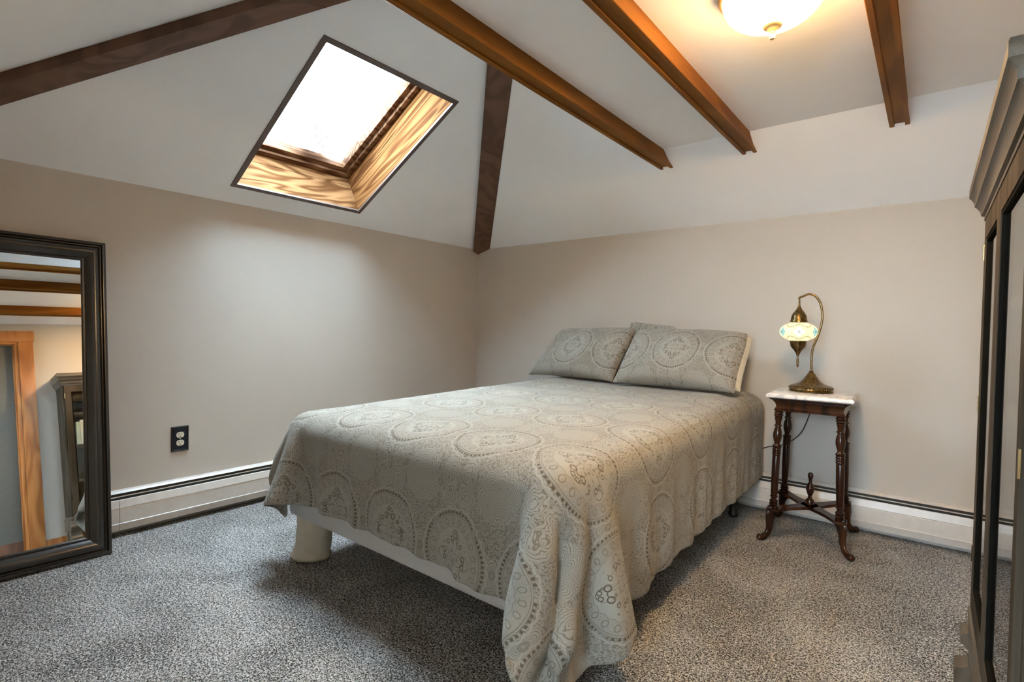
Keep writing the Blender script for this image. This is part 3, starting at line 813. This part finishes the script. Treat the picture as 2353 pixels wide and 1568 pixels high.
for sx in (-1, 1):
    for sy in (-1, 1):
        bm = bmesh.new(); lathe(bm, LEGP, 24)
        # legs rake outward slightly towards the stretcher
        for v in bm.verts:
            k = 1 - v.co.z / .455; v.co.x += sx * .010 * k; v.co.y += sy * .010 * k
        o = mesh_obj('leg', bm, M_LEGWOOD, tb, 42); o.location = (sx * LX, sy * LY, ZS)
        # scrolled foot below the stretcher
        bm = bmesh.new(); d = Vector((sx * .72, sy * .69, 0)).normalized(); l = Vector((-d.y, d.x, 0))
        path = [(0.0, ZS - .012, .026, .012), (.012, .125, .024, .011), (.018, .10, .019, .010), (.019, .075, .015, .009), (.022, .05, .013, .0085), (.030, .03, .012, .009), (.046, .017, .013, .011), (.062, .014, .013, .013), (.074, .015, .013, .012), (.079, .016, .008, .008)]
        prev = None; base = Vector((sx * (LX + .008), sy * (LY + .008), 0))
        for q, (r, z, hw, ht) in enumerate(path):
            tx, tz = (path[min(q + 1, len(path) - 1)][0] - path[max(q - 1, 0)][0], path[min(q + 1, len(path) - 1)][1] - path[max(q - 1, 0)][1])
            ln = math.hypot(tx, tz) or 1; nx_, nz_ = -tz / ln, tx / ln
            ring = []
            for k in range(12):
                an = 2 * math.pi * k / 12; aa = 1.2 * hw * math.cos(an); bb = 1.1 * ht * math.sin(an)
                ring.append(bm.verts.new(base + d * (r + nx_ * aa) + l * bb + Vector((0, 0, max(.001, z + nz_ * aa)))))
            if prev:
                for k in range(12): bm.faces.new((prev[k], prev[(k + 1) % 12], ring[(k + 1) % 12], ring[k]))
            else: bm.faces.new(ring[::-1])
            prev = ring
        bm.faces.new(prev); mesh_obj('foot', bm, M_LEGWOOD, tb, 60)
# X stretcher: four waisted arms with a square pad under every leg
bm = bmesh.new()
for sx in (-1, 1):
    for sy in (-1, 1):
        tip = Vector((sx * (LX + .012), sy * (LY + .012), 0)); dd = tip.normalized(); ll = Vector((-dd.y, dd.x, 0)); Ln = tip.length
        prev = None
        for q in range(13):
            tt = q / 12; hw = .019 + .018 * (1 - tt) ** 3 + .010 * max(0, tt - .6) ** 1.2 / .4 ** 1.2
            row = [bm.verts.new(dd * Ln * tt + ll * hw * k1 + Vector((0, 0, ZS + k2))) for k1, k2 in ((-1, -.013), (1, -.013), (1, .0005), (-1, .0005))]
            if prev:
                for k in range(4): bm.faces.new((prev[k], prev[(k + 1) % 4], row[(k + 1) % 4], row[k]))
            else: bm.faces.new(row[::-1])
            prev = row
        bm.faces.new(prev)
        box(bm, tip.x - .024, tip.x + .024, tip.y - .024, tip.y + .024, ZS - .012, ZS + .001)
mesh_obj('stretcher', bm, M_LEGWOOD, tb)
bm = bmesh.new()
lathe(bm, [(.020, 0), (.021, .008), (.018, .014), (.019, .020), (.014, .026), (.008, .033), (.010, .037), (.007, .041), (.011, .048), (.015, .060), (.018, .072), (.0175, .075), (.0185, .079), (.017, .083), (.016, .088), (.0165, .091), (.013, .097), (.007, .106), (.0065, .112), (.009, .116), (.007, .120), (.010, .127), (.012, .138), (.011, .147), (.006, .153), (0, .154)], 24)
o = mesh_obj('finial', bm, M_LEGWOOD, tb, 50); o.location = (0, 0, ZS + .001)

# ================================================================== TABLE LAMP
lx, ly, lz = 2.412, 2.855, 0.6905
tl = empty('table_lamp', (lx, ly, lz)); tag(tl, 'brass swan-neck lamp with lit mosaic glass globe on the marble table', 'lamp')
bm = bmesh.new()
lathe(bm, [(.093, 0), (.094, .004), (.091, .007), (.093, .010), (.091, .013), (.091, .020), (.093, .023), (.088, .027), (.078, .030), (.060, .036), (.045, .045), (.033, .058), (.023, .074), (.014, .088), (.009, .092), (.010, .096), (.008, .100)], 48)
base = mesh_obj('base', bm, M_BRASS, tl, 40)
bm = bmesh.new()
for i in range(48):
    an = 2 * math.pi * i / 48
    bmesh.ops.create_icosphere(bm, subdivisions=1, radius=.0036, matrix=Matrix.Translation((.0925 * math.cos(an), .0925 * math.sin(an), .0165)))
mesh_obj('bead_rim', bm, M_BRASSPLAIN, base, 0)
stem = catmull([(0, 0, .095), (-.001, 0, .15), (.003, 0, .205), (.022, 0, .265), (.036, 0, .325), (.038, 0, .375), (.028, 0, .425), (.006, 0, .459), (-.020, 0, .468), (-.044, 0, .458), (-.060, 0, .452)], 8)
bm = bmesh.new(); tube(bm, stem, .0052, 12); mesh_obj('stem', bm, M_BRASSPLAIN, tl, 0)
gx = -.060; gz = .286
bm = bmesh.new(); tube(bm, [(gx - .004, 0, .453), (gx - .001, 0, .446), (gx, 0, .436), (gx, 0, .420)], .0042, 8); mesh_obj('hook', bm, M_BRASS, tl, 0)
bm = bmesh.new(); lathe(bm, [(.004, .425), (.005, .412), (.008, .404), (.013, .394), (.021, .384), (.028, .374), (.033, .362), (.035, .350), (.0355, .343), (.038, .340), (.038, .333), (.034, .331)], 32, (gx, 0, 0))
mesh_obj('upper_cap', bm, M_BRASS, tl, 40)
bm = bmesh.new(); prof = [(.083 * math.cos(t) ** .86, .0465 * math.sin(t)) for t in np.linspace(-1.20, 1.20, 25)]
lathe(bm, prof, 64); gl = mesh_obj('globe', bm, M_MOSAIC, tl, 0); gl.location = (gx, 0, gz)
bm = bmesh.new(); lathe(bm, [(.034, .243), (.038, .241), (.038, .236), (.035, .232), (.035, .226), (.034, .218), (.029, .208), (.020, .198), (.013, .188), (.008, .178), (.005, .170), (.006, .166), (0, .162)], 32, (gx, 0, 0))
mesh_obj('lower_cap', bm, M_BRASS, tl, 40)
bm = bmesh.new(); lathe(bm, [(.002, .164), (.003, .158), (.005, .152), (.0055, .140), (.0045, .125), (.005, .118), (.001, .112)], 12, (gx, 0, 0)); mesh_obj('tassel', bm, M_BRASS, tl, 0)
cord = catmull([(.0, .075, .006), (.0, .125, .004), (-.01, .195, -.01), (-.03, .212, -.12), (-.075, .222, -.245), (-.15, .232, -.315), (-.235, .236, -.345), (-.30, .236, -.38)], 8)
bm = bmesh.new(); tube(bm, cord, .0026, 8); mesh_obj('power_cord', bm, M_CORD, tl, 0)

# ================================================================== CEILING LAMP
cl = empty('ceiling_lamp', (2.506, 1.512, HC)); tag(cl, 'lit frosted bowl ceiling lamp with antique gold rim', 'ceiling lamp')
bm = bmesh.new(); lathe(bm, [(.125, 0), (.137, -.001), (.139, -.010), (.136, -.020), (.134, -.0225), (.137, -.026), (.134, -.029), (.1315, -.031), (.133, -.034), (.128, -.037), (.122, -.036)], 64)
mesh_obj('rim', bm, M_FIXTURE, cl, 40)
bm = bmesh.new(); lathe(bm, [(.126 * math.cos(t), -.034 - .082 * math.sin(t)) for t in np.linspace(0, math.pi / 2, 20)], 64)
mesh_obj('glass_bowl', bm, M_BOWL, cl, 0)
bm = bmesh.new(); lathe(bm, [(0, -.113), (.023, -.1135), (.0245, -.116), (.022, -.119), (.017, -.121), (.013, -.124), (.010, -.128), (.0065, -.131), (.008, -.134), (.006, -.137), (.0075, -.143), (.006, -.149), (0, -.151)], 28)
mesh_obj('finial', bm, M_FIXTURE, cl, 40)

# ================================================================== GLASS-DOOR CABINET
CX0, CX1, CY0, CY1 = 2.968, XR - .012, 1.055, 1.955
cb = empty('display_cabinet', (CX0, (CY0 + CY1) / 2, 0)); tag(cb, 'low dark wooden cabinet with two glass doors against the right wall', 'cabinet')
cyc = (CY0 + CY1) / 2
def cp(name, x0, x1, y0, y1, z0, z1, mat, par=None, bev=.002):
    return boxo(name, x0 - CX0, x1 - CX0, y0 - cyc, y1 - cyc, z0, z1, mat, par or cb, bev)
ZB, ZT = .211, 1.305
cp('side_panel', CX0 + .006, CX1, CY0, CY0 + .02, .11, ZT, M_CABV); cp('side_panel', CX0 + .006, CX1, CY1 - .02, CY1, .11, ZT, M_CABV)
cp('back_panel', CX1 - .012, CX1, CY0 + .02, CY1 - .02, .12, ZT, M_CABV); cp('bottom_panel', CX0 + .02, CX1 - .012, CY0 + .02, CY1 - .02, .195, .215, M_CAB)
cp('top_panel', CX0 + .006, CX1, CY0 + .02, CY1 - .02, ZT - .02, ZT, M_CAB)
for z in (.50, .79, 1.06): cp('shelf', CX0 + .035, CX1 - .012, CY0 + .02, CY1 - .02, z - .018, z, M_CAB)
def cprof(name, sec, mat):
    """moulding run across the front and returned along both ends"""
    bm = bmesh.new(); path = [(CX1, CY0, 0, -1), (CX0, CY0, -1, -1), (CX0, CY1, -1, 1), (CX1, CY1, 0, 1)]
    rows = [[bm.verts.new((px + dx * q[0] - CX0, py + dy * q[0] - cyc, q[1])) for q in sec] for px, py, dx, dy in path]
    n = len(sec)
    for a, b in zip(rows[:-1], rows[1:]):
        for i in range(n): bm.faces.new((a[i], a[(i + 1) % n], b[(i + 1) % n], b[i]))
    bm.faces.new(rows[0]); bm.faces.new(rows[-1][::-1])
    return mesh_obj(name, bm, mat, cb, 30)
cprof('cornice', [(-.004, 1.29), (.006, 1.29), (.006, 1.302), (.012, 1.304), (.014, 1.316), (.022, 1.330), (.026, 1.333), (.027, 1.345), (.034, 1.358), (.038, 1.362), (.038, 1.385), (.036, 1.39), (-.004, 1.39)], M_CAB)
cp('cornice_top', CX0, CX1, CY0, CY1, 1.372, 1.386, M_CAB)
cprof('base_moulding', [(-.004, .105), (.007, .105), (.007, .176), (.005, .180), (.008, .186), (.008, .200), (.004, .204), (.003, .212), (-.004, .212)], M_CAB)
cp('base_rail', CX0 + .004, CX0 + .02, CY0 + .02, CY1 - .02, .11, .195, M_CAB)
# scrolled bracket feet
def foot(y, sgn):
    sec = [(-.012, .150), (.018, .148), (.024, .138), (.024, .124), (.012, .110), (.002, .095), (.000, .078), (.004, .062), (.016, .052), (.030, .048), (.034, .044), (.034, .000), (-.06, .000), (-.06, .100)]
    bm = bmesh.new()
    prism(bm, sec, lambda q: Vector((-q[0], y - cyc, q[1])), lambda q: Vector((-q[0], y + sgn * .07 - cyc, q[1])))
    mesh_obj('foot', bm, M_CAB, cb, 30)
foot(CY1 + .012, -1); foot(CY0 - .012, 1)
for yy in (CY0 + .002, CY1 - .052): cp('rear_foot', CX1 - .06, CX1 - .01, yy, yy + .05, 0, .115, M_CAB)
mid = 1.548
for y0, y1, hy, kn in ((CY0 + .012, mid - .001, CY0 + .012, mid - .03), (mid + .001, CY1 - .012, CY1 - .012, mid + .03)):
    d = empty('door', (0, 0, 0)); d.parent = cb
    # frame members as children of the door
    bm = bmesh.new(); zz0, zz1 = ZB + .004, ZT - .012; sw = .042
    bm2 = bmesh.new()
    bpy.data.objects.remove(d, do_unlink=True)
    def fb(bm, a, b, c, e):
        box(bm, -.004, .016, a - cyc, b - cyc, c, e)
    fb(bm, y0, y0 + sw, zz0, zz1); fb(bm, y1 - sw, y1, zz0, zz1); fb(bm, y0 + sw, y1 - sw, zz0, zz0 + .055); fb(bm, y0 + sw, y1 - sw, zz1 - .060, zz1)
    dr = mesh_obj('door', bm, M_CABV, cb)
    i0_, i1_, k0, k1 = y0 + sw, y1 - sw, zz0 + .055, zz1 - .060
    for a, b, c, e in ((i0_, i0_ + .008, k0, k1), (i1_ - .008, i1_, k0, k1), (i0_, i1_, k0, k0 + .008), (i0_, i1_, k1 - .008, k1)):
        cp('glazing_bead', CX0 - .002, CX0 + .010, a, b, c, e, M_CABBLACK, dr, 0)
    cp('pane', CX0 + .004, CX0 + .007, i0_, i1_, k0, k1, M_CABGLASS, dr, 0)
    for hz in (.36, .78, 1.20): cp('hinge', CX0 - .006, CX0 - .003, hy - .003, hy + .003, hz - .022, hz + .022, M_BRASSPLAIN, dr, 0)
# pale books on a shelf, seen through the glass in the mirror
for i, (y, wd, ht, c) in enumerate(((1.135, .026, .19, (.55, .62, .55)), (1.163, .022, .205, (.70, .70, .64)), (1.187, .030, .18, (.45, .52, .50)))):
    bk = empty('book', (CX0 + .05, y, .79)); tag(bk, ('pale green book standing at the end of the cabinet shelf', 'tall cream book between two greener books in the cabinet', 'grey-green book farthest from the cabinet end')[i], 'book', 'books in the cabinet')
    mc = flat('book_cover_%d' % i, c, .6); mp_ = M_CREAM
    boxo('cover', 0, .002, 0, wd, 0, ht, mc, bk); boxo('spine', -.001, .001, 0, wd, 0, ht, mc, bk)
    boxo('board', 0, .13, 0, .002, 0, ht, mc, bk); boxo('board', 0, .13, wd - .002, wd, 0, ht, mc, bk)
    boxo('pages', .002, .126, .002, wd - .002, .003, ht - .003, mp_, bk)
